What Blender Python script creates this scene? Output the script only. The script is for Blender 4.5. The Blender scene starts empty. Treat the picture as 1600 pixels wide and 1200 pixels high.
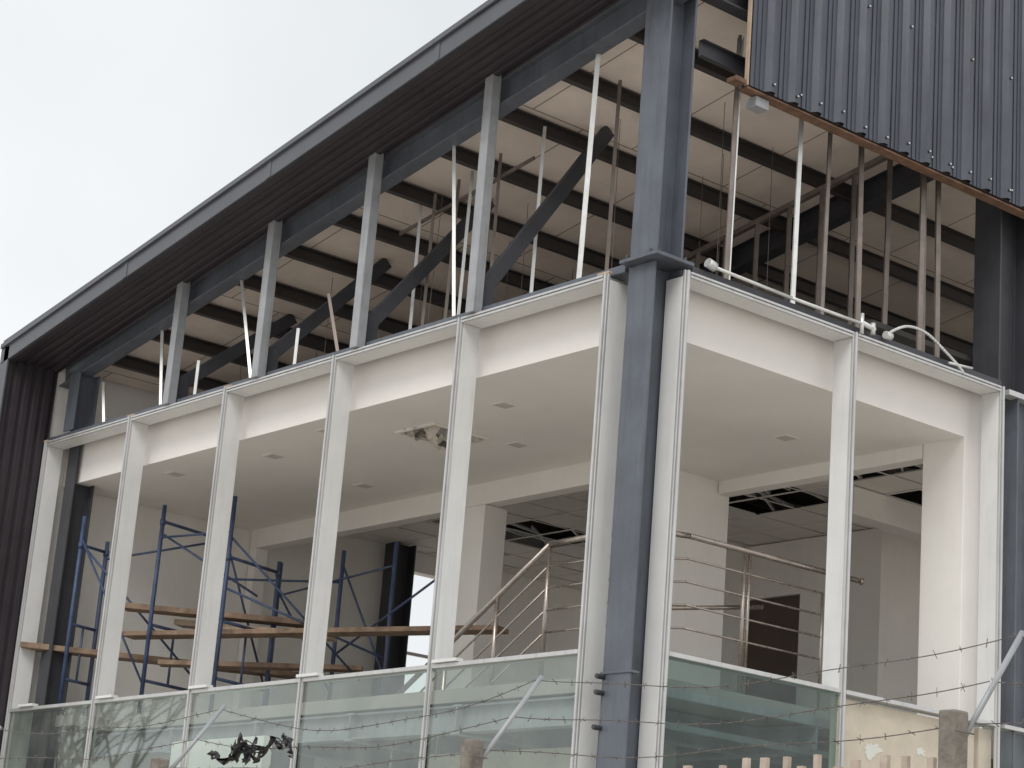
import bpy, bmesh, math, random
from mathutils import Vector, Matrix, noise
random.seed(7)
V=Vector
scene=bpy.context.scene
GZ=-4.14
# ------------------------------------------------------------------ materials
def mat(name,col,rough=0.6,metal=0.0,var=0.12,scale=3.0,bump=0.0,bscale=40.0,streak=0.0,streakcol=(0.1,0.08,0.06),spec=0.5):
    m=bpy.data.materials.new(name);m.use_nodes=True
    nt=m.node_tree;N=nt.nodes;Lk=nt.links
    b=N["Principled BSDF"]
    tc=N.new("ShaderNodeTexCoord")
    n1=N.new("ShaderNodeTexNoise");n1.inputs["Scale"].default_value=scale;n1.inputs["Detail"].default_value=8;n1.inputs["Roughness"].default_value=0.65
    Lk.new(tc.outputs["Object"],n1.inputs["Vector"])
    mr=N.new("ShaderNodeMapRange");mr.inputs["From Min"].default_value=0.3;mr.inputs["From Max"].default_value=0.7
    mr.inputs["To Min"].default_value=1-var;mr.inputs["To Max"].default_value=1+var
    Lk.new(n1.outputs["Fac"],mr.inputs["Value"])
    hs=N.new("ShaderNodeHueSaturation");hs.inputs["Color"].default_value=(*col,1)
    Lk.new(mr.outputs["Result"],hs.inputs["Value"])
    out=hs.outputs["Color"]
    if streak>0:
        mp=N.new("ShaderNodeMapping");mp.inputs["Scale"].default_value=(9,9,0.7)
        Lk.new(tc.outputs["Object"],mp.inputs["Vector"])
        n2=N.new("ShaderNodeTexNoise");n2.inputs["Scale"].default_value=1.6;n2.inputs["Detail"].default_value=6;n2.inputs["Roughness"].default_value=0.7
        Lk.new(mp.outputs["Vector"],n2.inputs["Vector"])
        r2=N.new("ShaderNodeMapRange");r2.inputs["From Min"].default_value=0.5;r2.inputs["From Max"].default_value=0.78
        r2.inputs["To Min"].default_value=0;r2.inputs["To Max"].default_value=streak
        Lk.new(n2.outputs["Fac"],r2.inputs["Value"])
        mx=N.new("ShaderNodeMixRGB");mx.inputs["Color2"].default_value=(*streakcol,1)
        Lk.new(r2.outputs["Result"],mx.inputs["Fac"]);Lk.new(out,mx.inputs["Color1"]);out=mx.outputs["Color"]
    Lk.new(out,b.inputs["Base Color"])
    rr=N.new("ShaderNodeMapRange");rr.inputs["To Min"].default_value=max(0.03,rough-0.12);rr.inputs["To Max"].default_value=min(1,rough+0.12)
    Lk.new(n1.outputs["Fac"],rr.inputs["Value"]);Lk.new(rr.outputs["Result"],b.inputs["Roughness"])
    b.inputs["Metallic"].default_value=metal
    b.inputs["Specular IOR Level"].default_value=spec
    if bump>0:
        n3=N.new("ShaderNodeTexNoise");n3.inputs["Scale"].default_value=bscale;n3.inputs["Detail"].default_value=4
        Lk.new(tc.outputs["Object"],n3.inputs["Vector"])
        bp=N.new("ShaderNodeBump");bp.inputs["Strength"].default_value=bump;bp.inputs["Distance"].default_value=0.01
        Lk.new(n3.outputs["Fac"],bp.inputs["Height"]);Lk.new(bp.outputs["Normal"],b.inputs["Normal"])
    return m
M={}
M['alu']=mat('light_grey_aluminium',(0.72,0.72,0.71),0.38,0.0,0.06,2.0,streak=0.25,streakcol=(0.38,0.36,0.32))
M['aluedge']=mat('aluminium_cover',(0.56,0.56,0.555),0.32,0.35,0.08,3.0,streak=0.4,streakcol=(0.2,0.19,0.17))
M['steel']=mat('blue_grey_painted_steel',(0.105,0.118,0.142),0.42,0.0,0.2,2.2,bump=0.08,streak=0.6,streakcol=(0.05,0.044,0.042))
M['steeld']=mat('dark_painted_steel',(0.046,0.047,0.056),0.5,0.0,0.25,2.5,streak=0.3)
M['purlin']=mat('purlin_steel',(0.060,0.052,0.050),0.55,0.0,0.2,3)
M['post']=mat('grey_primer_steel',(0.34,0.35,0.365),0.42,0.1,0.15,4,streak=0.5,streakcol=(0.14,0.13,0.12))
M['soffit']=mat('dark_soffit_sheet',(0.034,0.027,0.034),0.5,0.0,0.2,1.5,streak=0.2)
M['fascia']=mat('fascia_flashing',(0.098,0.104,0.117),0.45,0.0,0.12,1.5)
M['clad']=mat('dark_blue_grey_cladding',(0.054,0.061,0.081),0.24,0.0,0.2,1.2,streak=0.75,streakcol=(0.016,0.018,0.025))
M['galv']=mat('galvanised_steel',(0.72,0.72,0.70),0.36,0.6,0.1,8,streak=0.3)
M['galvd']=mat('tarnished_stud_steel',(0.22,0.185,0.165),0.5,0.5,0.25,6,streak=0.4)
M['white']=mat('white_plaster',(0.86,0.83,0.79),0.8,0,0.06,0.9,bump=0.10,bscale=25,streak=0.10,streakcol=(0.5,0.44,0.37))
M['ceil']=mat('white_plasterboard_ceiling',(0.87,0.838,0.80),0.85,0,0.055,0.7,bump=0.05,bscale=6)
M['fit']=mat('ceiling_fitting',(0.60,0.56,0.52),0.6,0,0.1,5)
M['tile']=mat('ceiling_tile',(0.82,0.78,0.73),0.9,0,0.07,1.6)
M['void']=mat('dark_void_backing',(0.07,0.065,0.06),0.9,0,0.3,3)  # near-black backing; the shade of enclosed voids is put into the colour
M['wood']=mat('weathered_plank_wood',(0.235,0.160,0.110),0.8,0,0.5,6,bump=0.3,bscale=30)
M['woodp']=mat('pale_timber',(0.44,0.34,0.25),0.8,0,0.25,8)
M['woodg']=mat('grey_pickets',(0.42,0.35,0.29),0.85,0,0.3,8)
M['rustw']=mat('rust_brown_timber',(0.17,0.095,0.06),0.8,0,0.4,10)
M['door']=mat('brown_door',(0.10,0.07,0.055),0.6,0,0.2,4)
M['blue']=mat('blue_scaffold_paint',(0.048,0.075,0.150),0.5,0.1,0.35,9,streak=0.7,streakcol=(0.14,0.12,0.11))
M['inox']=mat('stainless_tube',(0.42,0.37,0.33),0.28,0.85,0.15,10)
M['conc']=mat('weathered_concrete',(0.19,0.17,0.145),0.9,0,0.4,12,bump=0.6,bscale=50)
M['wire']=mat('barbed_wire_steel',(0.15,0.135,0.125),0.5,0.5,0.2,10)
M['black']=mat('black_plastic',(0.018,0.018,0.02),0.4,0,0.2,10)
M['film']=mat('crumpled_plastic_film',(0.55,0.50,0.44),0.4,0,0.2,6)
M['beige']=mat('bare_plaster_panel',(0.74,0.63,0.52),0.8,0,0.16,2.5,bump=0.2,bscale=9)
M['smear']=mat('white_filler',(0.88,0.86,0.82),0.8,0,0.05,5)
M['bark']=mat('bark',(0.10,0.08,0.065),0.9,0,0.3,12)
M['floor']=mat('floor_screed',(0.33,0.31,0.28),0.85,0,0.15,2)
M['ground']=mat('pale_gravel_ground',(0.50,0.46,0.41),0.95,0,0.25,0.8,bump=0.5,bscale=12)
def boards():
    m=mat('roof_lining_board',(0.84,0.735,0.65),0.85,0,0.13,1.3)
    nt=m.node_tree;N=nt.nodes;Lk=nt.links;b=N["Principled BSDF"]
    src=b.inputs["Base Color"].links[0].from_socket
    tc=N.new("ShaderNodeTexCoord")
    br=N.new("ShaderNodeTexBrick");br.inputs["Scale"].default_value=1.0;br.inputs["Brick Width"].default_value=1.22;br.inputs["Row Height"].default_value=2.44
    br.inputs["Mortar Size"].default_value=0.008;br.inputs["Color1"].default_value=(1,1,1,1);br.inputs["Color2"].default_value=(0.86,0.86,0.84,1);br.inputs["Mortar"].default_value=(0.35,0.33,0.3,1)
    Lk.new(tc.outputs["Object"],br.inputs["Vector"])
    mx=N.new("ShaderNodeMixRGB");mx.blend_type='MULTIPLY';mx.inputs["Fac"].default_value=1
    Lk.new(src,mx.inputs["Color1"]);Lk.new(br.outputs["Color"],mx.inputs["Color2"]);Lk.new(mx.outputs["Color"],b.inputs["Base Color"])
    return m
M['deck']=boards()
def glassmat(name,tint,refl,film,fc=(0.42,0.47,0.44)):
    m=bpy.data.materials.new(name);m.use_nodes=True;nt=m.node_tree;N=nt.nodes;Lk=nt.links
    for n in list(N): N.remove(n)
    o=N.new("ShaderNodeOutputMaterial");t=N.new("ShaderNodeBsdfTransparent");t.inputs[0].default_value=(*tint,1)
    g=N.new("ShaderNodeBsdfGlossy");g.inputs["Roughness"].default_value=0.02;g.inputs["Color"].default_value=(0.88,0.95,0.92,1)
    d=N.new("ShaderNodeBsdfDiffuse");d.inputs["Color"].default_value=(*fc,1)
    f=N.new("ShaderNodeLayerWeight");f.inputs["Blend"].default_value=0.5
    pw=N.new("ShaderNodeMath");pw.operation='POWER';pw.inputs[1].default_value=3.5
    Lk.new(f.outputs["Facing"],pw.inputs[0])
    ma=N.new("ShaderNodeMath");ma.operation='MULTIPLY_ADD';ma.inputs[1].default_value=0.9;ma.inputs[2].default_value=refl
    Lk.new(pw.outputs[0],ma.inputs[0])
    mx=N.new("ShaderNodeMixShader");Lk.new(ma.outputs[0],mx.inputs[0]);Lk.new(t.outputs[0],mx.inputs[1]);Lk.new(g.outputs[0],mx.inputs[2])
    tc=N.new("ShaderNodeTexCoord");n=N.new("ShaderNodeTexNoise");n.inputs["Scale"].default_value=2.5;n.inputs["Detail"].default_value=8
    Lk.new(tc.outputs["Object"],n.inputs["Vector"])
    r=N.new("ShaderNodeMapRange");r.inputs["From Min"].default_value=0.4;r.inputs["From Max"].default_value=0.68;r.inputs["To Min"].default_value=film*0.5;r.inputs["To Max"].default_value=film*1.6
    Lk.new(n.outputs["Fac"],r.inputs["Value"])
    m2=N.new("ShaderNodeMixShader");Lk.new(r.outputs["Result"],m2.inputs[0]);Lk.new(mx.outputs[0],m2.inputs[1]);Lk.new(d.outputs[0],m2.inputs[2])
    Lk.new(m2.outputs[0],o.inputs[0])
    return m
M['glass']=glassmat('dusty_green_glass',(0.72,0.81,0.765),0.13,0.12,(0.48,0.51,0.49))
M['glassd']=glassmat('dark_teal_glass',(0.42,0.55,0.53),0.05,0.05)
M['glassc']=glassmat('clear_glass',(0.92,0.93,0.91),0.02,0.04)

# ------------------------------------------------------------------ mesh helpers
def empty(name):
    o=bpy.data.objects.new(name,None);scene.collection.objects.link(o);return o
class MB:
    def __init__(s): s.bm=bmesh.new();s.mats=[]
    def mi(s,k):
        if k not in s.mats: s.mats.append(k)
        return s.mats.index(k)
    def box(s,a,b,k):
        i=s.mi(k);x0,y0,z0=[min(a[j],b[j]) for j in range(3)];x1,y1,z1=[max(a[j],b[j]) for j in range(3)]
        v=[s.bm.verts.new(p) for p in [(x0,y0,z0),(x1,y0,z0),(x1,y1,z0),(x0,y1,z0),(x0,y0,z1),(x1,y0,z1),(x1,y1,z1),(x0,y1,z1)]]
        for f in [(3,2,1,0),(4,5,6,7),(0,1,5,4),(1,2,6,5),(2,3,7,6),(3,0,4,7)]:
            s.bm.faces.new([v[j] for j in f]).material_index=i
    def prism(s,p0,p1,prof,k,up=(0,0,1),smooth=False):
        i=s.mi(k);p0=V(p0);p1=V(p1);d=(p1-p0).normalized();up=V(up)
        side=d.cross(up)
        if side.length<1e-4: side=d.cross(V((0,1,0)))
        side.normalize();u=side.cross(d).normalized()
        A=[s.bm.verts.new(p0+side*a+u*b) for a,b in prof];B=[s.bm.verts.new(p1+side*a+u*b) for a,b in prof]
        n=len(prof)
        for j in range(n):
            f=s.bm.faces.new([A[j],B[j],B[(j+1)%n],A[(j+1)%n]]);f.material_index=i;f.smooth=smooth
        for f in (s.bm.faces.new(A[::-1]),s.bm.faces.new(B)): f.material_index=i
    def tube(s,p0,p1,r,k,n=10,r1=None):
        i=s.mi(k);p0=V(p0);p1=V(p1);d=(p1-p0).normalized();t=V((0,0,1)) if abs(d.z)<0.9 else V((1,0,0))
        a=d.cross(t).normalized();b=a.cross(d);r1=r if r1 is None else r1
        A=[];B=[]
        for j in range(n):
            an=2*math.pi*j/n;o=a*math.cos(an)+b*math.sin(an)
            A.append(s.bm.verts.new(p0+o*r));B.append(s.bm.verts.new(p1+o*r1))
        for j in range(n):
            f=s.bm.faces.new([A[j],A[(j+1)%n],B[(j+1)%n],B[j]]);f.material_index=i;f.smooth=True
        for f in (s.bm.faces.new(A[::-1]),s.bm.faces.new(B)): f.material_index=i
    def path(s,pts,r,k,n=8):
        for a,b in zip(pts[:-1],pts[1:]): s.tube(a,b,r,k,n)
    def quad(s,pts,k):
        f=s.bm.faces.new([s.bm.verts.new(p) for p in pts]);f.material_index=s.mi(k);return f
    def done(s,name,parent=None,bevel=0.0):
        bmesh.ops.recalc_face_normals(s.bm,faces=s.bm.faces[:])
        me=bpy.data.meshes.new(name);s.bm.to_mesh(me);s.bm.free()
        for k in s.mats: me.materials.append(M[k])
        o=bpy.data.objects.new(name,me);scene.collection.objects.link(o)
        if parent: o.parent=parent
        if bevel>0:
            b=o.modifiers.new("bevel","BEVEL");b.width=bevel;b.segments=2;b.limit_method='ANGLE';b.angle_limit=math.radians(50)
        return o
def rect(w,h): return [(-w/2,-h/2),(w/2,-h/2),(w/2,h/2),(-w/2,h/2)]
def iprof(w,h,tf=0.018,tw=0.014):
    W=w/2;H=h/2;t=tw/2
    return [(-W,-H),(W,-H),(W,-H+tf),(t,-H+tf),(t,H-tf),(W,H-tf),(W,H),(-W,H),(-W,H-tf),(-t,H-tf),(-t,-H+tf),(-W,-H+tf)]
def cprof(w,h,t=0.006):
    W=w/2;H=h/2
    return [(-W,-H),(W,-H),(W,-H+t),(-W+t,-H+t),(-W+t,H-t),(W,H-t),(W,H),(-W,H)]

B=empty('commercial_building')
YL0,WL=0.597,1.871; XR0,WR=0.361,1.968
ymul=[YL0+k*WL for k in range(6)]
xmul=[XR0+k*WR for k in range(3)]
def zb(y): return 5.31-0.166*y
H=3.0;FD=0.20;FW=0.06
# ------------------------------------------------------------------ aluminium frames
m=MB()
for k,y in enumerate(ymul):
    zlo=0.0 if k>0 else GZ+0.1
    m.box((0.012,y-FW,zlo),(FD,y,H-0.05),'alu')
    for j,(a,b_,dx) in enumerate([(0.0,0.016,-0.012),(0.02,0.040,-0.028),(0.044,0.06,-0.012)]):
        m.box((dx,y-FW+a,GZ+0.1),(0.011,y-FW+b_,H),'aluedge')
for k,x in enumerate(xmul):
    zlo=0.0 if k>0 else GZ+0.1
    m.box((x-FW,0.012,zlo),(x,FD,H-0.05),'alu')
    for j,(a,b_,dy) in enumerate([(0.0,0.016,-0.012),(0.02,0.040,-0.028),(0.044,0.06,-0.012)]):
        m.box((x-FW+a,dy,GZ+0.1),(x-FW+b_,0.011,H),'aluedge')
m.done('curtain_wall_mullions',B,0.003)
m=MB()
for a,b_ in zip(ymul[:-1],ymul[1:]):
    m.box((0.012,a+0.002,H-0.05),(FD+0.01,b_-FW-0.002,H),'alu')
    m.box((-0.014,a+0.002,H-0.05),(0.010,b_-FW-0.002,H-0.028),'aluedge')
    m.box((-0.022,a+0.002,H-0.024),(0.010,b_-FW-0.002,H-0.004),'aluedge')
    m.box((-0.012,a+0.002,-0.035),(FD*0.6,b_-FW-0.002,0.0),'aluedge')
for a,b_ in zip(xmul[:-1],xmul[1:]):
    m.box((a+0.002,0.012,H-0.05),(b_-FW-0.002,FD+0.01,H),'alu')
    m.box((a+0.002,-0.014,H-0.05),(b_-FW-0.002,0.010,H-0.028),'aluedge')
    m.box((a+0.002,-0.022,H-0.024),(b_-FW-0.002,0.010,H-0.004),'aluedge')
    m.box((a+0.002,-0.012,-0.035),(b_-FW-0.002,FD*0.6,0.0),'aluedge')
m.box((4.36,-0.012,-0.035),(9,0.1,0.0),'aluedge');m.box((4.36,-0.012,H-0.05),(9,0.1,H),'aluedge')
m.done('curtain_wall_rails',B,0.003)
m=MB()
for y in (ymul[1]-0.25,ymul[2]-0.15,ymul[3]-0.2,ymul[4]-0.28,ymul[5]-0.45):
    m.box((-0.04,y-0.16,0.003),(0.04,y+0.16,0.03),'alu')
for y in (ymul[0]+0.02,ymul[3]-0.05,ymul[4]-0.02,ymul[5]+0.02):
    m.box((-0.01,y-0.08,H+0.003),(0.028,y+0.06,H+0.022),'woodp')
m.done('sill_clips_and_packers',B,0.002)
m=MB()
m.box((0.055,0.42,H+0.002),(0.29,9.99,H+0.07),'steel')
m.box((0.42,0.03,H+0.002),(4.30,0.29,H+0.07),'steeld')
m.done('ring_beam',B,0.004)
# ------------------------------------------------------------------ steel columns
m=MB()
m.prism((0.155,0.17,3.08),(0.155,0.17,5.75),iprof(0.30,0.29,0.022,0.02),'steel',up=(1,0,0))
m.box((-0.03,-0.03,3.040),(0.38,0.40,3.070),'steel')
for dx,dy in ((0.03,-0.005),(0.30,-0.005),(-0.012,0.06),(-0.012,0.33)):
    m.tube((dx,dy,3.07),(dx,dy,3.10),0.012,'steeld',8)
m.prism((0.21,0.23,GZ),(0.21,0.23,3.03),iprof(0.30,0.30,0.02,0.018),'steel',up=(1,0,0))
m.box((0.05,0.06,-0.20),(0.14,0.40,-0.18),'steel')
for zz in (-0.22,-0.60,-0.34):
    m.tube((-0.02,0.36,zz),(0.06,0.36,zz),0.02,'steeld')
m.done('corner_column',B,0.004)
m=MB()
m.prism((4.52,0.22,3.0),(4.52,0.22,5.7),iprof(0.30,0.42,0.02,0.018),'steeld',up=(1,0,0))
m.prism((4.66,0.10,GZ),(4.66,0.10,2.95),iprof(0.18,0.3,0.02,0.018),'steel',up=(1,0,0))
m.prism((0.16,9.52,3.08),(0.16,9.52,3.75),iprof(0.22,0.26,0.02,0.018),'steel',up=(1,0,0))
m.prism((0.36,9.70,GZ),(0.36,9.70,3.0),iprof(0.22,0.26,0.02,0.018),'steeld',up=(1,0,0))
m.prism((4.9,9.75,0),(4.9,9.75,2.74),iprof(0.28,0.28,0.02,0.018),'steeld',up=(1,0,0))
m.done('steel_columns',B,0.004)
# ------------------------------------------------------------------ roof
m=MB()
HB=0.26
for xx in (0.135,4.15):
    m.prism((xx,-0.05,zb(-0.05)+HB/2),(xx,9.95,zb(9.95)+HB/2),iprof(0.16,HB,0.018,0.014),'steel' if xx<1 else 'steeld')
m.prism((-0.05,0.02,5.50),(12,0.02,5.50),iprof(0.14,0.24),'steeld')
m.done('roof_beams',B,0.003)
m=MB()
y=0.85
while y<9.9:
    m.prism((0.20,y,zb(y)+0.165),(12,y,zb(y)+0.165),cprof(0.07,0.14,0.008),'purlin')
    y+=0.84
m.done('roof_purlins',B)
m=MB()
dz=0.245
def slab(x0,x1,y0,y1,o0,o1,kbot):
    v=[(x0,y0,zb(y0)+o0),(x1,y0,zb(y0)+o0),(x1,y1,zb(y1)+o0),(x0,y1,zb(y1)+o0),(x0,y0,zb(y0)+o1),(x1,y0,zb(y0)+o1),(x1,y1,zb(y1)+o1),(x0,y1,zb(y1)+o1)]
    for f in [(3,2,1,0),(4,5,6,7),(0,1,5,4),(1,2,6,5),(2,3,7,6),(3,0,4,7)]: m.quad([v[j] for j in f],kbot)
slab(0.15,12,-0.1,9.98,dz,dz+0.05,'deck')
slab(-0.60,12,-0.1,10.12,dz+0.16,dz+0.20,'fascia')
m.done('roof_deck',B)
m=MB()
def zf(y): return 4.03+0.174*(9.96-y)
y0,y1=-0.3,10.12
def strip(xa,oa,xb,ob,k):
    m.quad([(xa,y0,zf(y0)+oa),(xb,y0,zf(y0)+ob),(xb,y1,zf(y1)+ob),(xa,y1,zf(y1)+oa)],k)
for a in range(6):
    xa=-0.575+a*0.105
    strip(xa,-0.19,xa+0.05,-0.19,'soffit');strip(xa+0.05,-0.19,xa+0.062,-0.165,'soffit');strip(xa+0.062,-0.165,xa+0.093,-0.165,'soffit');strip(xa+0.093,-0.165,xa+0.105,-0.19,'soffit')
def sl(xa,xb,oa,ob,k,y0=y0,y1=y1):
    v=[(xa,y0,zf(y0)+oa),(xb,y0,zf(y0)+oa),(xb,y1,zf(y1)+oa),(xa,y1,zf(y1)+oa),(xa,y0,zf(y0)+ob),(xb,y0,zf(y0)+ob),(xb,y1,zf(y1)+ob),(xa,y1,zf(y1)+ob)]
    for f in [(3,2,1,0),(4,5,6,7),(0,1,5,4),(1,2,6,5),(2,3,7,6),(3,0,4,7)]: m.quad([v[j] for j in f],k)
ys=[-0.3,2.35,4.9,7.5,10.12]
for a,b_ in zip(ys[:-1],ys[1:]):      # flashing lengths with lapped joints
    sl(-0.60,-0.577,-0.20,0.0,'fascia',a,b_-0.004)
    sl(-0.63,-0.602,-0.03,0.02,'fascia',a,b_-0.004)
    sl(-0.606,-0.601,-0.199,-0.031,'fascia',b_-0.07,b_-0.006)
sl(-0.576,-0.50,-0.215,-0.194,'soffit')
m.done('eave_soffit_and_fascia',B)
m=MB()
xa=-0.58
top=zf(10.0)-0.17
while xa<0.0:
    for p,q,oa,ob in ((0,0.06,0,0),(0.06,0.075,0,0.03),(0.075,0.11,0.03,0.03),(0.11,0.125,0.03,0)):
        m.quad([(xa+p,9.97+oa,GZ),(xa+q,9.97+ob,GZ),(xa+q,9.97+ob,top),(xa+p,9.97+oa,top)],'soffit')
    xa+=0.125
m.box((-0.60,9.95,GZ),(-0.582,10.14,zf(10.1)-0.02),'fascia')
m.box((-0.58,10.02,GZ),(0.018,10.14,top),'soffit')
m.done('wing_wall',B)
# ------------------------------------------------------------------ attic posts, braces, studs
m=MB()
for y in (2.26,3.96,5.605,7.275):
    m.prism((-0.005,y,3.003),(-0.005,y,zb(y)+0.34),rect(0.11,0.10),'post',up=(1,0,0))
m.done('attic_posts',B,0.006)
m=MB()
for y in (2.26,3.96,5.605,7.275):
    m.prism((0.10,y+0.03,3.25),(1.40,y+0.03,zb(y)+0.22),rect(0.06,0.13),'steeld')
    m.box((0.052,y-0.01,3.08),(0.2,y+0.07,3.34),'steeld')
m.prism((4.1,1.0,3.2),(4.1,4.2,4.6),rect(0.08,0.12),'steeld')
m.done('knee_braces',B,0.004)
m=MB()
def stud(x,y,z0,z1,k,dx=0,dy=0,w=0.04,d=0.06): m.prism((x,y,z0),(x+dx,y+dy,z1),cprof(w,d,0.004),k,up=(0.6,0.8,0) )
stud(0.2,1.15,3.07,zb(1.1)+0.2,'galv',dy=-0.05)
stud(0.2,2.80,3.07,zb(3)+0.2,'galv',dy=0.26,w=0.03)
stud(0.2,6.05,3.07,4.36,'galv',dy=0.46,w=0.03)
stud(0.2,7.80,3.07,4.10,'galv',dy=0.2,w=0.03)
stud(0.2,4.55,3.07,3.75,'galvd',dy=0.28,w=0.03)
stud(0.2,5.30,3.07,3.5,'galv',w=0.03);stud(0.2,7.13,3.07,3.5,'galv',w=0.03);stud(0.2,9.0,3.07,3.6,'galv',dy=0.15,w=0.03)
for y,kk in ((2.5,'galv'),(4.1,'galvd'),(4.28,'galv'),(3.55,'galv'),(3.1,'galvd'),(1.5,'galvd'),(3.75,'galvd')):
    stud(0.8,y,2.95,zb(y)+0.15,kk,w=0.03,dy=random.uniform(-.04,.04))
stud(0.95,0.2,3.07,5.3,'galvd',dx=0.02,w=0.03);stud(0.99,0.2,3.07,5.3,'galv',dx=0.02,w=0.012)
stud(1.74,0.2,3.07,5.3,'galv',dx=0.02,w=0.035)
stud(3.40,0.2,3.07,5.3,'galvd',dx=-0.04);stud(3.60,0.2,3.07,5.3,'galvd',dx=-0.04)
stud(2.55,0.2,3.07,5.3,'galvd',dx=-0.03);stud(2.12,0.22,3.07,5.3,'galvd',dx=0.03,w=0.03)
y=0.15
while y<5:
    stud(3.3,y,2.95,4.65+0.165*(3.1-y),'galvd',dy=random.uniform(-.02,.02));y+=0.41
m.prism((3.3,0.1,5.145),(3.3,6.5,4.09),rect(0.05,0.05),'galvd')
m.prism((0.8,2.6,zb(2.6)-0.1),(0.8,4.6,zb(4.6)-0.05),rect(0.02,0.03),'galvd')
for _ in range(20):
    x=random.uniform(0.5,3);y=random.uniform(0.8,8.5)
    m.tube((x,y,3.0),(x+random.uniform(-.05,.05),y+random.uniform(-.05,.05),zb(y)+0.1),0.003,'galvd',5)
m.done('partition_studs',B)
# ------------------------------------------------------------------ cladding
m=MB()
x=0.77;zc0,zc1=4.69,7.6;Y=-0.15
prof=[(0,0),(0.165,0),(0.20,-0.05),(0.245,-0.05),(0.28,0)]
while x<8:
    zo=random.uniform(-0.006,0.006)
    for (a,da),(b_,db) in zip(prof[:-1],prof[1:]):
        m.quad([(x+a,Y+da,zc0+zo),(x+b_,Y+db,zc0+zo),(x+b_,Y+db,zc1),(x+a,Y+da,zc1)],'clad')
    for cx in (0.055,0.11):
        m.prism((x+cx,Y-0.002,zc0),(x+cx,Y-0.002,zc1),rect(0.012,0.012),'clad',up=(0,1,0))
    for i in range(3):
        zz=zc0+(0.08,0.10,1.2)[i]+random.uniform(-0.03,0.03)
        sx=(0.222,0.03,0.222)[i]
        if i==1 and random.random()<0.5: continue
        if i==2 and random.random()<0.3: continue
        o=(0.05 if sx>0.1 else 0)
        m.tube((x+sx,Y-o-0.010,zz),(x+sx,Y-o,zz),0.014,'steeld',8)
        m.tube((x+sx,Y-o-0.020,zz),(x+sx,Y-o-0.009,zz),0.008,'galv',6)
    x+=0.28
m.done('corrugated_cladding',B)
m=MB()
m.box((0.752,-0.14,4.69),(0.768,-0.10,7.6),'woodp')
m.box((0.76,-0.14,4.662),(8,-0.03,4.680),'rustw')
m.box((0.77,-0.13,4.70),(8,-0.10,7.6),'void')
m.box((0.62,-0.14,4.69),(0.74,-0.03,4.73),'rustw')
m.box((0.9,-0.10,4.57),(1.05,0.02,4.655),'post')
m.prism((0.4,0.06,4.95),(8,0.06,4.95),cprof(0.06,0.15,0.008),'steeld')
m.done('cladding_framing',B,0.003)
# ------------------------------------------------------------------ interior shell
m=MB()
CZ=2.55;ZT=3.05
def cbox(x0,x1,y0,y1): m.box((x0,y0,CZ),(x1,y1,ZT),'ceil')
PX=4.13
cbox(0.3,PX,0.3,3.4)
hx0,hx1,hy0,hy1=1.03,1.66,4.08,4.62
cbox(0.3,2.85,3.4,hy0);cbox(0.3,hx0,hy0,hy1);cbox(hx1,2.85,hy0,hy1);cbox(0.3,2.85,hy1,9.99)
m.done('plasterboard_ceiling',B)
m=MB()
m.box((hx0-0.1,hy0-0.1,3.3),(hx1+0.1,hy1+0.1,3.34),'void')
m.box((2.85,3.56,2.32),(3.02,9.84,ZT),'white')
m.box((PX,0.78,2.42),(4.30,3.39,ZT),'white')
m.box((2.852,3.40,0),(4.30,3.55,ZT),'white')
m.box((2.84,5.5,0),(3.14,5.92,2.315),'white')
m.box((2.85,9.845,0),(3.02,9.99,ZT),'white')
m.box((PX,0.3,0),(4.46,0.77,ZT),'white')
m.box((4.462,0.3,2.4),(12,0.45,3.2),'white')
m.box((10.2,0.46,0),(10.35,4.2,3.2),'white');m.box((10.2,4.2,2.6),(10.35,9.99,3.2),'white')  # rear wall left open below, out of view, to brighten the back rooms
m.box((0.02,10.0,GZ),(5.15,10.18,4.0),'white');m.box((5.8,10.0,GZ),(12,10.18,4.0),'white')
m.box((5.15,10.0,GZ),(5.8,10.18,0.45),'white');m.box((5.15,10.0,2.5),(5.8,10.18,4.0),'white')
m.box((7.2,3.9,0),(7.32,5.1,2.74),'white');m.box((7.2,5.1,2.1),(7.32,6.0,2.74),'white');m.box((7.2,6.0,0),(7.32,7.6,2.74),'white')
m.box((7.25,5.1,0),(7.29,6.0,2.1),'door')
m.box((7.32,3.9,0),(8.3,4.0,2.74),'white')
m.box((9.0,0.5,2.1),(9.1,3.9,2.74),'white');m.box((9.0,2.6,0),(9.1,3.9,2.1),'white');m.box((9.0,0.5,0),(9.1,1.5,2.1),'white')
m.box((9.6,1.4,0),(9.65,2.7,2.1),'door')
m.box((6.4,1.1,0),(6.75,1.45,2.74),'white')
m.box((5.6,2.9,2.45),(10.2,3.15,2.74),'white')
m.box((5.15,10.05,1.45),(5.8,10.09,1.49),'aluedge')
m.done('interior_walls',B,0.004)
m=MB()
TZ=2.75;holes=[(3.55,4.75,7.85,8.55),(4.95,6.1,7.15,8.45),(4.95,6.2,3.5,4.75),(4.95,5.75,1.45,2.65),(6.35,7.2,1.9,2.9),(7.5,8.1,4.2,5.1),(3.2,3.9,6.2,6.9)]
t=0.61
xx=3.03
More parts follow.
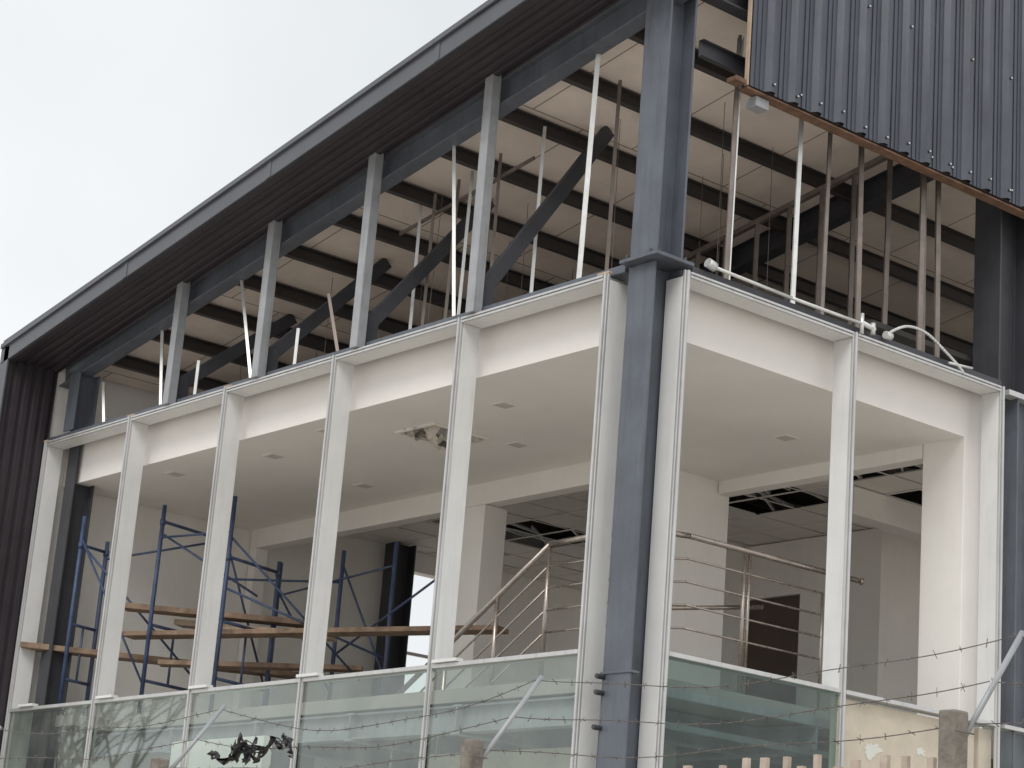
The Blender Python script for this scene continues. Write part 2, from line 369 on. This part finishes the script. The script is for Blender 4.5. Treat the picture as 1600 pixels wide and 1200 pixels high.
while xx<10.1:
    yy=0.46
    while yy<9.9:
        cx,cy=xx+t/2,yy+t/2
        blocked=(cx<4.27 and cy<3.56)
        hole=any(a<cx<b_ and c<cy<d for a,b_,c,d in holes)
        if not blocked and not hole and random.random()>0.03:
            zz=TZ+random.uniform(0,0.006)
            m.box((xx+0.014,yy+0.014,zz),(min(xx+t-0.014,10.19),min(yy+t-0.014,9.99),zz+0.015),'tile')
        elif not blocked:
            for _ in range(2): m.prism((xx,yy+random.random()*0.5,TZ+0.12),(xx+t,yy+random.random()*0.5,TZ+0.03),rect(0.02,0.03),'galv')
        yy+=t
    xx+=t
xx=3.03
while xx<10.2:
    m.box((xx-0.012,3.56 if xx<4.2 else 0.46,TZ-0.006),(xx+0.012,9.98,TZ+0.003),'tile');xx+=t
yy=0.46
while yy<9.9:
    m.box((4.27 if yy<3.5 else 3.03,yy-0.011,TZ-0.010),(10.19,yy+0.011,TZ-0.0065),'tile');yy+=t
for q in range(8):
    m.prism((4.5 if q<3 else 3.1,1+q*1.1,3.15),(10.2,1+q*1.1,3.15),cprof(0.06,0.14,0.01),'galvd')
m.done('suspended_tile_ceiling',B)
m=MB()
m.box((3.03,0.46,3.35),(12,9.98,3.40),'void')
m.box((0.9,0.9,-0.14),(12,9.99,-0.02),'floor')
m.box((0.45,9.3,-0.14),(0.9,9.99,-0.02),'floor')
m.done('floor_slabs',B)
m=MB()
for x,y in ((0.87,6.55),(3.25,1.65),(1.0,3.0),(2.0,4.0),(0.6,5.2),(2.2,6.8),(0.7,8.2)):
    m.box((x-0.09,y-0.09,CZ-0.008),(x+0.09,y+0.09,CZ-0.001),'white')
    m.box((x-0.07,y-0.07,CZ-0.012),(x+0.07,y+0.07,CZ-0.0085),'fit')
for a,b_,c,d in ((hx0-.03,hx1+.03,hy0-.03,hy0),(hx0-.03,hx1+.03,hy1,hy1+.03),(hx0-.03,hx0,hy0,hy1),(hx1,hx1+.03,hy0,hy1)):
    m.box((a,c,CZ-0.02),(b_,d,CZ-0.001),'tile')
m.done('ceiling_light_fittings',B)
m=MB();n=16
g=[[None]*(n+1) for _ in range(n+1)]
for i in range(n+1):
    for j in range(n+1):
        x=hx0-0.04+(hx1-hx0+0.04)*i/n;y=hy0+(hy1-hy0)*j/n
        z=CZ+0.03+0.12*noise.noise(V((x*7,y*7,0)))-0.12*math.sin(math.pi*i/n)*math.sin(math.pi*j/n)+0.06*noise.noise(V((x*22,y*22,3)))
        g[i][j]=m.bm.verts.new((x,y,z))
mi=m.mi('film')
for i in range(n):
    for j in range(n):
        if noise.noise(V((i*0.35,j*0.35,9)))<0.28:
            m.bm.faces.new([g[i][j],g[i+1][j],g[i+1][j+1],g[i][j+1]]).material_index=mi
m.done('crumpled_film',B)
# ------------------------------------------------------------------ lower storey
m=MB()
def gy(ya,yb,za,zc,k): m.quad([(0.02,ya,za),(0.02,ya,zc),(0.02,yb,zc),(0.02,yb,za)],k)
def gx(xa,xb,za,zc,k): m.quad([(xa,0.02,za),(xb,0.02,za),(xb,0.02,zc),(xa,0.02,zc)],k)
for k,(a,b_) in enumerate(zip(ymul[:-1],ymul[1:])):
    gy(a+0.003,b_-FW-0.003,-2.15,-0.036,'glass');gy(a+0.003,b_-FW-0.003,GZ+0.2,-2.20,'glass')
    m.box((-0.010,a+0.003,-2.199),(0.08,b_-FW-0.003,-2.151),'aluedge')
gx(xmul[0]+0.003,xmul[1]-FW-0.003,GZ+0.2,-0.036,'glassd')
gx(xmul[1]+0.003,xmul[2]-FW-0.003,GZ+0.2,-0.036,'glassc')
gx(4.33,9,GZ+0.2,-0.036,'glassc')
m.done('lower_glazing',B)
m=MB()
m.box((xmul[1]-0.02,0.07,GZ),(4.05,0.13,-0.06),'beige')
m.box((4.11,0.07,GZ),(4.28,0.13,-0.06),'beige')
m.box((4.80,0.07,GZ),(9,0.13,-0.06),'beige')
m.box((6,0.5,GZ),(6.15,9.9,-0.15),'white');m.box((0.5,9.8,GZ),(6,9.9,-0.15),'white')
for y in (1.6,3.2,4.8,6.4,8.0): m.prism((0.9,y,-0.29),(6,y,-0.29),iprof(0.12,0.26),'post')
for x in (1.0,3.0): m.prism((x,0.9,-0.28),(x,9.8,-0.28),iprof(0.14,0.24),'post')
m.prism((0.5,0.55,-0.20),(4.2,0.55,-0.20),rect(0.05,0.07),'post');m.prism((0.5,0.75,-0.42),(4.2,0.75,-0.42),rect(0.05,0.05),'post')
for y in (2.5,5.0,7.5): m.box((2.6,y,GZ),(2.9,y+0.3,-0.15),'white')
m.box((1.4,2.2,GZ),(1.5,4.2,-0.5),'beige')
m.box((0.7,5.9,GZ),(0.8,7.6,-0.35),'white')
m.done('lower_storey_structure',B)
m=MB()
for (u0,v0,r) in ((2.75,-0.42,0.11),(3.35,-0.36,0.06),(3.05,-0.62,0.07)):
    pts=[]
    for i in range(22):
        an=i/22*6.283;rr=r*(0.75+0.9*noise.noise(V((math.cos(an)*2.2,math.sin(an)*2.2,u0*3))))
        pts.append((u0+math.cos(an)*rr*1.2,0.066,v0+math.sin(an)*rr*0.7))
    m.quad(pts,'smear')
m.done('filler_patches',B)
# ------------------------------------------------------------------ conduit on right rail
P=empty('conduit_pipe')
m=MB()
def smooth(pts,n=8):
    out=[]
    P_=[V(p) for p in pts];P_=[2*P_[0]-P_[1]]+P_+[2*P_[-1]-P_[-2]]
    for i in range(1,len(P_)-2):
        for j in range(n):
            t=j/n;a,b_,c,d=P_[i-1:i+3]
            out.append(0.5*((2*b_)+(-a+c)*t+(2*a-5*b_+4*c-d)*t*t+(-a+3*b_-3*c+d)*t**3))
    out.append(P_[-2]);return out
yy=-0.02
m.path([(0.60,yy,3.10),(1.5,yy,3.085),(2.40,yy,3.09)],0.015,'galv',10)
m.tube((0.53,yy,3.12),(0.61,yy,3.10),0.04,'galv',14)
m.tube((2.36,yy,3.00),(2.36,yy,3.18),0.018,'galv',10)
m.tube((2.36,yy,3.10),(2.52,yy,3.08),0.022,'alu',10)
m.tube((2.50,yy,3.03),(2.50,yy,3.13),0.022,'galv',10)
m.path(smooth([(2.68,yy,3.05),(2.74,yy,3.12),(2.95,yy,3.22),(3.2,yy,3.22),(3.45,yy,3.12),(3.62,yy,3.04),(3.70,yy,2.99)]),0.013,'galv',8)
m.tube((2.66,yy,3.07),(2.73,yy,3.07),0.035,'galv',12)
m.path([(3.50,yy,3.03),(3.82,yy,3.06)],0.012,'galv',8)
m.done('pipe_run',P)
# ------------------------------------------------------------------ stair railing
R=empty('stair_railing')
m=MB()
rx,ry=1.5,1.45;zt=1.34
m.path([(rx,5.2,-0.08),(rx,2.81,zt),(rx,2.2,zt+0.01)],0.026,'inox',12)
m.path([(rx,2.2,zt+0.01),(rx+0.1,ry+0.1,zt),(rx+0.4,ry,zt),(4.08,ry,zt)],0.026,'inox',12)
m.tube((4.08,ry,zt),(4.12,ry,zt),0.034,'inox',12)
for j in range(1,5):
    o=j*0.2
    m.path([(rx,5.2,-0.08-o),(rx,2.81,zt-o),(rx,2.0,zt-o)],0.010,'inox',8)
    m.path([(rx,2.0,zt-o),(rx+0.4,ry,zt-o),(3.6,ry,zt-o)],0.010,'inox',8)
for y in (2.3,2.81): m.tube((rx,y,0.1),(rx,y,zt),0.022,'inox',10)
for y in (3.5,4.2,4.9):
    z=zt-(y-2.81)*0.594; m.tube((rx,y,z-1.1),(rx,y,z),0.022,'inox',10)
for x in (2.62,):
    m.tube((x-0.03,ry,0.1),(x-0.03,ry,zt),0.018,'inox',10);m.tube((x+0.03,ry,0.1),(x+0.03,ry,zt),0.018,'inox',10)
m.tube((3.6,ry,0.1),(3.6,ry,zt-0.2),0.012,'inox',10)
m.path([(1.9,1.9,0.75),(3.3,1.9,1.0)],0.02,'inox',8)
m.done('rails_and_posts',R)
# ------------------------------------------------------------------ scaffolding
S=empty('scaffolding')
m=MB()
def frame(p,q,zt1,zt2):
    m.tube((p[0],p[1],0),(p[0],p[1],zt1),0.024,'blue',10);m.tube((q[0],q[1],0),(q[0],q[1],zt2),0.024,'blue',10)
    for z in (min(zt1,zt2)-0.12,0.95,0.35):
        m.tube((p[0],p[1],z),(q[0],q[1],z),0.018,'blue',8)
    mx=(V((*p,0))+V((*q,0)))/2
    m.tube((mx.x,mx.y,0.35),(mx.x,mx.y,0.95),0.014,'blue',8)
    for a in (p,q): m.tube((a[0],a[1],min(zt1,zt2)-0.10),(a[0],a[1],min(zt1,zt2)-0.16),0.032,'blue',10)
frame((0.33,9.42),(0.72,9.55),2.15,1.95)
frame((0.80,8.52),(1.52,8.72),2.26,2.20)
frame((1.05,7.50),(1.85,7.75),2.28,1.75)
for (x,y,z) in ((2.42,8.6,1.93),(2.45,7.42,1.95),(2.48,6.50,1.95)):
    m.tube((x,y,0),(x,y,z),0.024,'blue',10)
def br(a,b_): m.tube(a,b_,0.013,'blue',8)
br((0.33,9.42,1.9),(0.8,8.52,0.3));br((0.8,8.52,1.95),(1.52,7.6,1.3));br((0.72,9.55,1.75),(1.52,8.72,2.0))
br((0.33,9.42,1.85),(1.52,8.72,0.5));br((0.80,8.52,1.9),(1.05,7.5,1.9));br((1.52,8.72,1.6),(2.45,7.42,1.6))
br((1.05,7.5,1.85),(2.45,6.9,0.5));br((1.05,7.5,1.7),(2.42,8.6,0.4));br((2.45,7.42,1.8),(2.48,6.5,0.5));br((2.42,8.6,1.6),(2.45,7.42,0.4))
br((2.42,8.6,1.55),(2.48,6.5,1.7));br((1.05,7.5,1.3),(2.48,6.5,0.7));br((2.45,7.42,0.8),(2.48,5.7,1.5))
m.done('frames_and_braces',S)
def plank(a,b_,w=0.24,h=0.055,k='wood'):
    m=MB();m.prism(a,b_,rect(w,h),k);m.done('wooden_plank',None,0.004)
plank((0.72,9.0,1.17),(2.05,7.45,1.08),0.26,0.06)
plank((0.05,9.93,0.70),(2.55,8.2,0.64),0.26,0.06)
plank((0.78,8.95,0.86),(2.6,4.75,0.90),0.26,0.05)
plank((1.25,8.7,1.05),(2.2,7.1,0.93),0.22,0.06,'woodp')
plank((0.9,8.4,0.54),(2.55,7.0,0.64),0.22,0.05)
# ------------------------------------------------------------------ fence
Fn=empty('barbed_wire_fence')
fx=-4.95
posts=[-9.55,-7.0,-4.45,-1.89,0.66,3.21]
m=MB()
for y in posts:
    m.prism((fx,y,GZ),(fx+0.01,y+0.008,-1.525),[(-.036,-.04),(.034,-.038),(.038,.03),(.01,.039),(-.034,.036)],'conc',up=(0,1,0))
m.done('concrete_posts',Fn,0.008)
m=MB()
for y in posts:
    m.tube((fx+0.03,y-0.02,-1.62),(fx+0.34,y-0.02,-1.21),0.0105,'post',10)
    m.path([(fx-0.05,y-0.05,-1.6),(fx+0.05,y-0.05,-1.6)],0.003,'wire',6)
m.done('angled_arms',Fn)
m=MB()
for (dx,z,sg) in ((0.33,-1.225,0.10),(0.20,-1.40,0.07),(0.08,-1.56,0.05)):
    for a,b_ in zip(posts[:-1],posts[1:]):
        n=44;prev=None;sag=sg*random.uniform(0.6,1.6);ph=random.random()*6
        for i in range(n+1):
            t=i/n;p=V((fx+dx+0.01*math.sin(t*9+ph),a+(b_-a)*t,z-sag*4*t*(1-t)+0.014*math.sin(t*11+ph)*math.sin(math.pi*t)))
            if prev: 
                m.tube(prev,p,0.0021,'wire',5)
                if i%2==0:
                    for s_ in range(2):
                        d=V((random.uniform(-1,1),random.uniform(-0.4,0.4),random.uniform(-1,1))).normalized()*0.017
                        m.tube(p-d,p+d,0.0013,'wire',4)
            prev=p
m.done('barbed_wire',Fn)
m=MB()
y=-9.5
while y<3.2:
    tz=(-1.665 if -7.0<y<-5.55 else -1.82)+random.uniform(-0.03,0.015)
    m.prism((fx+0.02,y,GZ),(fx+0.02+random.uniform(-.01,.01),y+random.uniform(-.01,.01),tz),rect(random.uniform(0.022,0.034),0.018),'woodg',up=(1,0,0));y+=random.uniform(0.075,0.12)
for z in (-2.2,-3.4): m.box((fx+0.04,-9.6,z),(fx+0.07,3.2,z+0.05),'woodg')
m.done('timber_pickets',Fn)
m=MB();mi=m.mi('black')
def rag(c,L,Wd,seed,dirv):
    n=22;w=6;g=[]
    for i in range(n+1):
        t=i/n;row=[]
        cen=V(c)+V(dirv)*L*t+V((0,0.0,0.02*math.sin(t*9+seed)+0.03*noise.noise(V((t*6,seed,0)))))
        wd=Wd*(0.35+abs(noise.noise(V((t*5,seed,5))))*1.8)
        for j in range(w+1):
            s_=j/w-0.5
            row.append(m.bm.verts.new(cen+V((0.04*noise.noise(V((t*9,s_*5,seed))),0.02*noise.noise(V((t*11,s_*6,seed+4))),s_*wd))))
        g.append(row)
    for i in range(n):
        for j in range(w):
            if noise.noise(V((i*0.5,j*0.8,seed*3.1)))<0.34:
                m.bm.faces.new([g[i][j],g[i+1][j],g[i+1][j+1],g[i][j+1]]).material_index=mi
rag((-4.78,-2.10,-1.53),0.50,0.06,1.3,(0,-1,0.14));rag((-4.77,-2.28,-1.46),0.22,0.11,4.1,(0,-1,-0.1));rag((-4.76,-2.4,-1.54),0.34,0.05,7.7,(0,-1,0.30));rag((-4.76,-2.72,-1.42),0.12,0.03,2.2,(0,-0.8,-0.6))
m.done('torn_black_plastic_sheet')
# ------------------------------------------------------------------ trees (reflected in the glass)
def tree(x,y,h):
    m=MB()
    def grow(p,d,L,r,dep):
        q=p+d*L;m.tube(p,q,r,'bark',6 if dep<3 else 4,r*0.68)
        if dep>=6: return
        for _ in range(3 if dep<4 else 2):
            nd=(d+V((random.uniform(-1,1),random.uniform(-1,1),random.uniform(-0.3,0.7)))*0.62).normalized()
            grow(q,nd,L*random.uniform(0.66,0.85),r*0.66,dep+1)
    grow(V((x,y,GZ)),V((0,0,1)),h*0.26,h*0.013,0)
    m.done('bare_tree')
tree(-8,24,8);tree(-11.5,33,9)
m=MB()
m.quad([(-400,-400,GZ),(400,-400,GZ),(400,400,GZ),(-400,400,GZ)],'ground')
m.done('ground')
# ------------------------------------------------------------------ world / light
w=bpy.data.worlds.new("World");scene.world=w;w.use_nodes=True
N=w.node_tree.nodes;Lk=w.node_tree.links
bg=N["Background"]
sun_az,sun_el=math.radians(239),math.radians(44)
sky=N.new("ShaderNodeTexSky");sky.sky_type='NISHITA';sky.sun_disc=False;sky.sun_elevation=sun_el;sky.sun_rotation=sun_az
hs=N.new("ShaderNodeHueSaturation");hs.inputs["Saturation"].default_value=0.25;hs.inputs["Value"].default_value=1.0
Lk.new(sky.outputs[0],hs.inputs["Color"])
tc=N.new("ShaderNodeTexCoord")
n=N.new("ShaderNodeTexNoise");n.inputs["Scale"].default_value=2.6;n.inputs["Detail"].default_value=4;n.inputs["Roughness"].default_value=0.45
Lk.new(tc.outputs["Generated"],n.inputs["Vector"])
cr=N.new("ShaderNodeValToRGB");cr.color_ramp.elements[0].position=0.35;cr.color_ramp.elements[0].color=(8.3,8.65,8.9,1)
cr.color_ramp.elements[1].position=0.68;cr.color_ramp.elements[1].color=(11.0,11.1,11.2,1)
Lk.new(n.outputs["Fac"],cr.inputs["Fac"])
mx=N.new("ShaderNodeMixRGB");mx.inputs["Fac"].default_value=0.92
Lk.new(hs.outputs["Color"],mx.inputs["Color1"]);Lk.new(cr.outputs["Color"],mx.inputs["Color2"])
Lk.new(mx.outputs["Color"],bg.inputs["Color"]);bg.inputs["Strength"].default_value=0.10
sd=bpy.data.lights.new("sun","SUN");sd.energy=1.5;sd.angle=math.radians(30);sd.color=(1.0,0.98,0.95)
so=bpy.data.objects.new("sun",sd);scene.collection.objects.link(so)
frm=V((-0.75,-0.45,0.85)).normalized()
so.rotation_euler=frm.to_track_quat('Z','Y').to_euler()
# ------------------------------------------------------------------ camera
cam=bpy.data.cameras.new("camera");co=bpy.data.objects.new("camera",cam);scene.collection.objects.link(co)
r=V((0.765,-0.6395,0.0766));f=V((0.6007,0.7513,0.2732)).normalized();r=(r-f*r.dot(f)).normalized();u=r.cross(f)
mt=Matrix((( r.x,u.x,-f.x,-10.5817),(r.y,u.y,-f.y,-11.5708),(r.z,u.z,-f.z,-2.5373),(0,0,0,1)))
co.matrix_world=mt
cam.sensor_width=36;cam.lens=36*3340/1600;cam.clip_end=2000;cam.clip_start=0.05
scene.camera=co
scene.view_settings.view_transform='Standard';scene.view_settings.look='None';scene.view_settings.exposure=0
